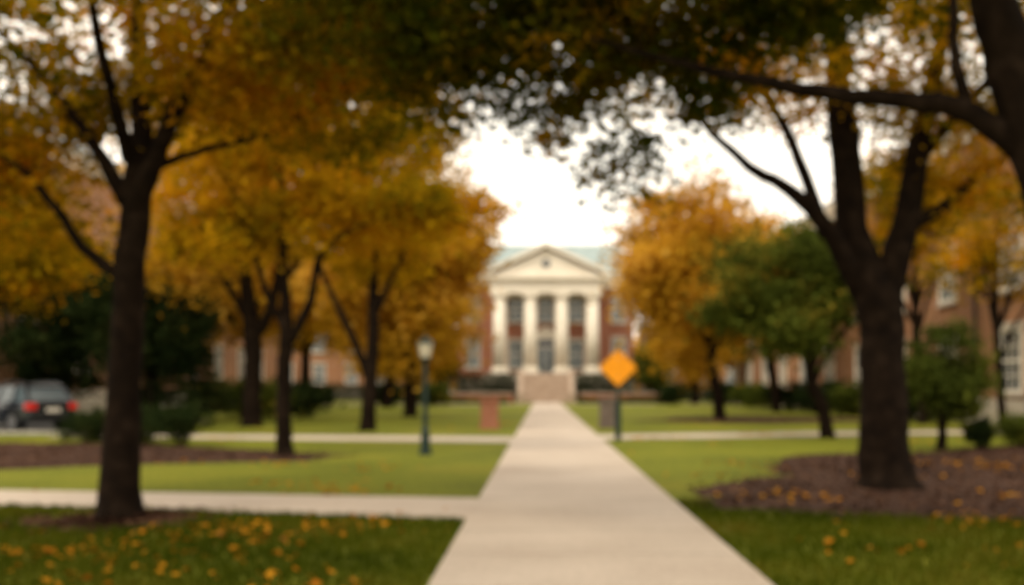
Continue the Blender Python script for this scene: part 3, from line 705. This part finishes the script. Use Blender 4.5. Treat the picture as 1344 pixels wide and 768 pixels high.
for i, (x, y) in enumerate([(-2.05, 38.7), (2.6, 39.5)]):
    g = Group('brick_pillar', (x, y, 0))
    m = BRICK_R if i == 0 else PILLARST
    g.box('shaft', m, -.33, .33, -.33, .33, -.1, 1.08); g.box('footing', m, -.38, .38, -.38, .38, -.1, .16); g.box('cap', m, -.39, .39, -.39, .39, 1.08, 1.18)
    g.finish(bevel={'cap': .02})

# ------------------------------------------------------------------ parked car
def car(x, y, rz):
    g = Group('parked_car', (x, y, 0.012), rz)
    secs = [
        (0.00, .45, .80, 1.02, .80), (.06, .38, .85, 1.08, .88), (.5, .32, .86, 1.10, .94), (1.6, .30, .84, 1.08, .95), (2.9, .30, .83, 1.05, .95), (3.4, .30, .82, 1.03, .94), (4.2, .32, .74, .93, .90), (4.6, .38, .64, .80, .80), (4.72, .46, .58, .68, .68)]
    V, F = [], []
    for (sx, zl, zs, zb, hw) in secs:
        V += [(sx, -hw*.9, zl), (sx, -hw, zl+.14), (sx, -hw, zs), (sx, -hw*.93, zb), (sx, -hw*.5, zb+.025), (sx, hw*.5, zb+.025), (sx, hw*.93, zb), (sx, hw, zs), (sx, hw, zl+.14), (sx, hw*.9, zl)]
    m = 10
    for i in range(len(secs)-1):
        for k in range(m):
            k2 = (k+1) % m; F.append((i*m+k, i*m+k2, (i+1)*m+k2, (i+1)*m+k))
    F += [tuple(range(m)), tuple(range((len(secs)-1)*m+m-1, (len(secs)-1)*m-1, -1))]
    g.mesh('body', CARPAINT, V, F)
    bx = [(0, 1, 5, 4), (1, 2, 6, 5), (2, 3, 7, 6), (3, 0, 4, 7), (4, 5, 6, 7), (3, 2, 1, 0)]
    gv = [(.10, -.84, 1.06), (3.35, -.84, 1.04), (3.35, .84, 1.04), (.10, .84, 1.06), (.55, -.68, 1.64), (2.55, -.68, 1.64), (2.55, .68, 1.64), (.55, .68, 1.64)]
    g.mesh('glass', GLASS, gv, bx)
    rv = [(.38, -.71, 1.62), (2.62, -.71, 1.62), (2.62, .71, 1.62), (.38, .71, 1.62), (.55, -.6, 1.74), (2.4, -.6, 1.74), (2.4, .6, 1.74), (.55, .6, 1.74)]
    g.mesh('roof', CARPAINT, rv, bx)
    def bar(a, b, r=.05):
        a = np.array(a, float); b = np.array(b, float); v, f = [], []
        tube(v, f, [np.append(a, r), np.append(b, r)], 8); g.mesh('pillars', CARPAINT, v, f)
    for s in (-1, 1):
        bar((.12, s*.84, 1.05), (.56, s*.69, 1.65), .07); bar((3.33, s*.84, 1.03), (2.54, s*.69, 1.65)); bar((1.15, s*.85, 1.06), (1.15, s*.69, 1.65), .055); bar((2.2, s*.85, 1.05), (2.1, s*.69, 1.65), .04)
        bar((.6, s*.62, 1.79), (2.3, s*.62, 1.79), .02)
        for wx in (.92, 3.75):
            R = Matrix.Rotation(math.radians(90), 4, 'X')
            g.cone('wheel_arches', RUBBER, (wx, s*.90, .40), .43, .43, .12, 28, R)
            g.cone('tyres', RUBBER, (wx, s*.88, .35), .36, .36, .24, 28, R)
            g.cone('rims', ALLOY, (wx, s*.93, .35), .23, .23, .17, 20, R)
            for k in range(5):
                a = 2*math.pi*k/5
                g.cone('rim_gaps', RUBBER, (wx+math.cos(a)*.14, s*.95, .35+math.sin(a)*.14), .045, .045, .15, 8, R)
        g.box('tail_lights', TAIL, -.03, .24, s*.60, s*.93, .80, 1.04)
        g.box('mirrors', CARPAINT, 2.95, 3.12, s*.92, s*1.12, 1.05, 1.2)
        g.box('head_lights', LAMPGLASS, 4.45, 4.68, s*.5, s*.78, .66, .78)
        g.box('door_handles', ALLOY, 1.3, 1.5, s*.945, s*.97, .92, .95); g.box('door_handles', ALLOY, 2.3, 2.5, s*.945, s*.97, .91, .94)
        g.box('sill', RUBBER, 1.3, 3.4, s*.9, s*.965, .28, .42)
    g.box('bumper', RUBBER, -.06, .1, -.84, .84, .42, .60); g.box('number_plate', WHITE, -.045, -.02, -.26, .26, .72, .86)
    g.finish(bevel={'body': .04, 'roof': .05, 'tail_lights': .02, 'mirrors': .03}, smooth=('tyres',))
car(-17.7, 36.0, math.radians(147))

# ------------------------------------------------------------------ light
el, az = math.radians(52), math.radians(215)
d = Vector((math.sin(az)*math.cos(el), math.cos(az)*math.cos(el), math.sin(el)))
sl = bpy.data.lights.new('sun', 'SUN'); sl.energy = 1.5; sl.angle = math.radians(14); sl.color = (1, .87, .65)
so = bpy.data.objects.new('sun', sl); COL.objects.link(so); so.rotation_euler = d.to_track_quat('Z', 'Y').to_euler()

w = bpy.data.worlds.new('World'); SC.world = w; w.use_nodes = True; nt = w.node_tree; nt.nodes.clear()
o = N(nt, 'ShaderNodeOutputWorld'); bg = N(nt, 'ShaderNodeBackground'); bg.inputs[1].default_value = 0.15
sky = N(nt, 'ShaderNodeTexSky', sky_type='NISHITA'); sky.sun_disc = False; sky.sun_elevation = el; sky.sun_rotation = az; sky.dust_density = 4; sky.air_density = 1.2
tc = N(nt, 'ShaderNodeTexCoord'); n1 = N(nt, 'ShaderNodeTexNoise'); n1.inputs['Scale'].default_value = 2.2; n1.inputs['Detail'].default_value = 6
nt.links.new(tc.outputs['Generated'], n1.inputs['Vector'])
cl = ramp(nt, [(.3, (.78, .82, .85)), (.65, (1, 1, 1))]); nt.links.new(n1.outputs['Fac'], cl.inputs[0])
sc = N(nt, 'ShaderNodeMixRGB', blend_type='MULTIPLY'); sc.inputs[0].default_value = 1; sc.inputs[2].default_value = (15.2, 13.6, 11.2, 1); nt.links.new(cl.outputs[0], sc.inputs[1])
mx = N(nt, 'ShaderNodeMixRGB'); mx.inputs[0].default_value = .9
nt.links.new(sky.outputs[0], mx.inputs[1]); nt.links.new(sc.outputs[0], mx.inputs[2]); nt.links.new(mx.outputs[0], bg.inputs[0]); nt.links.new(bg.outputs[0], o.inputs[0])

# ------------------------------------------------------------------ camera
c = bpy.data.cameras.new('camera'); co = bpy.data.objects.new('camera', c); COL.objects.link(co)
co.location = (0, 0, 1.6); co.rotation_euler = (math.radians(90), 0, 0)
c.lens = 35; c.sensor_width = 36; c.shift_x = -40/1344; c.shift_y = 125/1344; c.clip_end = 4000; c.clip_start = .05
c.dof.use_dof = True; c.dof.focus_distance = 1.0; c.dof.aperture_fstop = 3.6
SC.camera = co
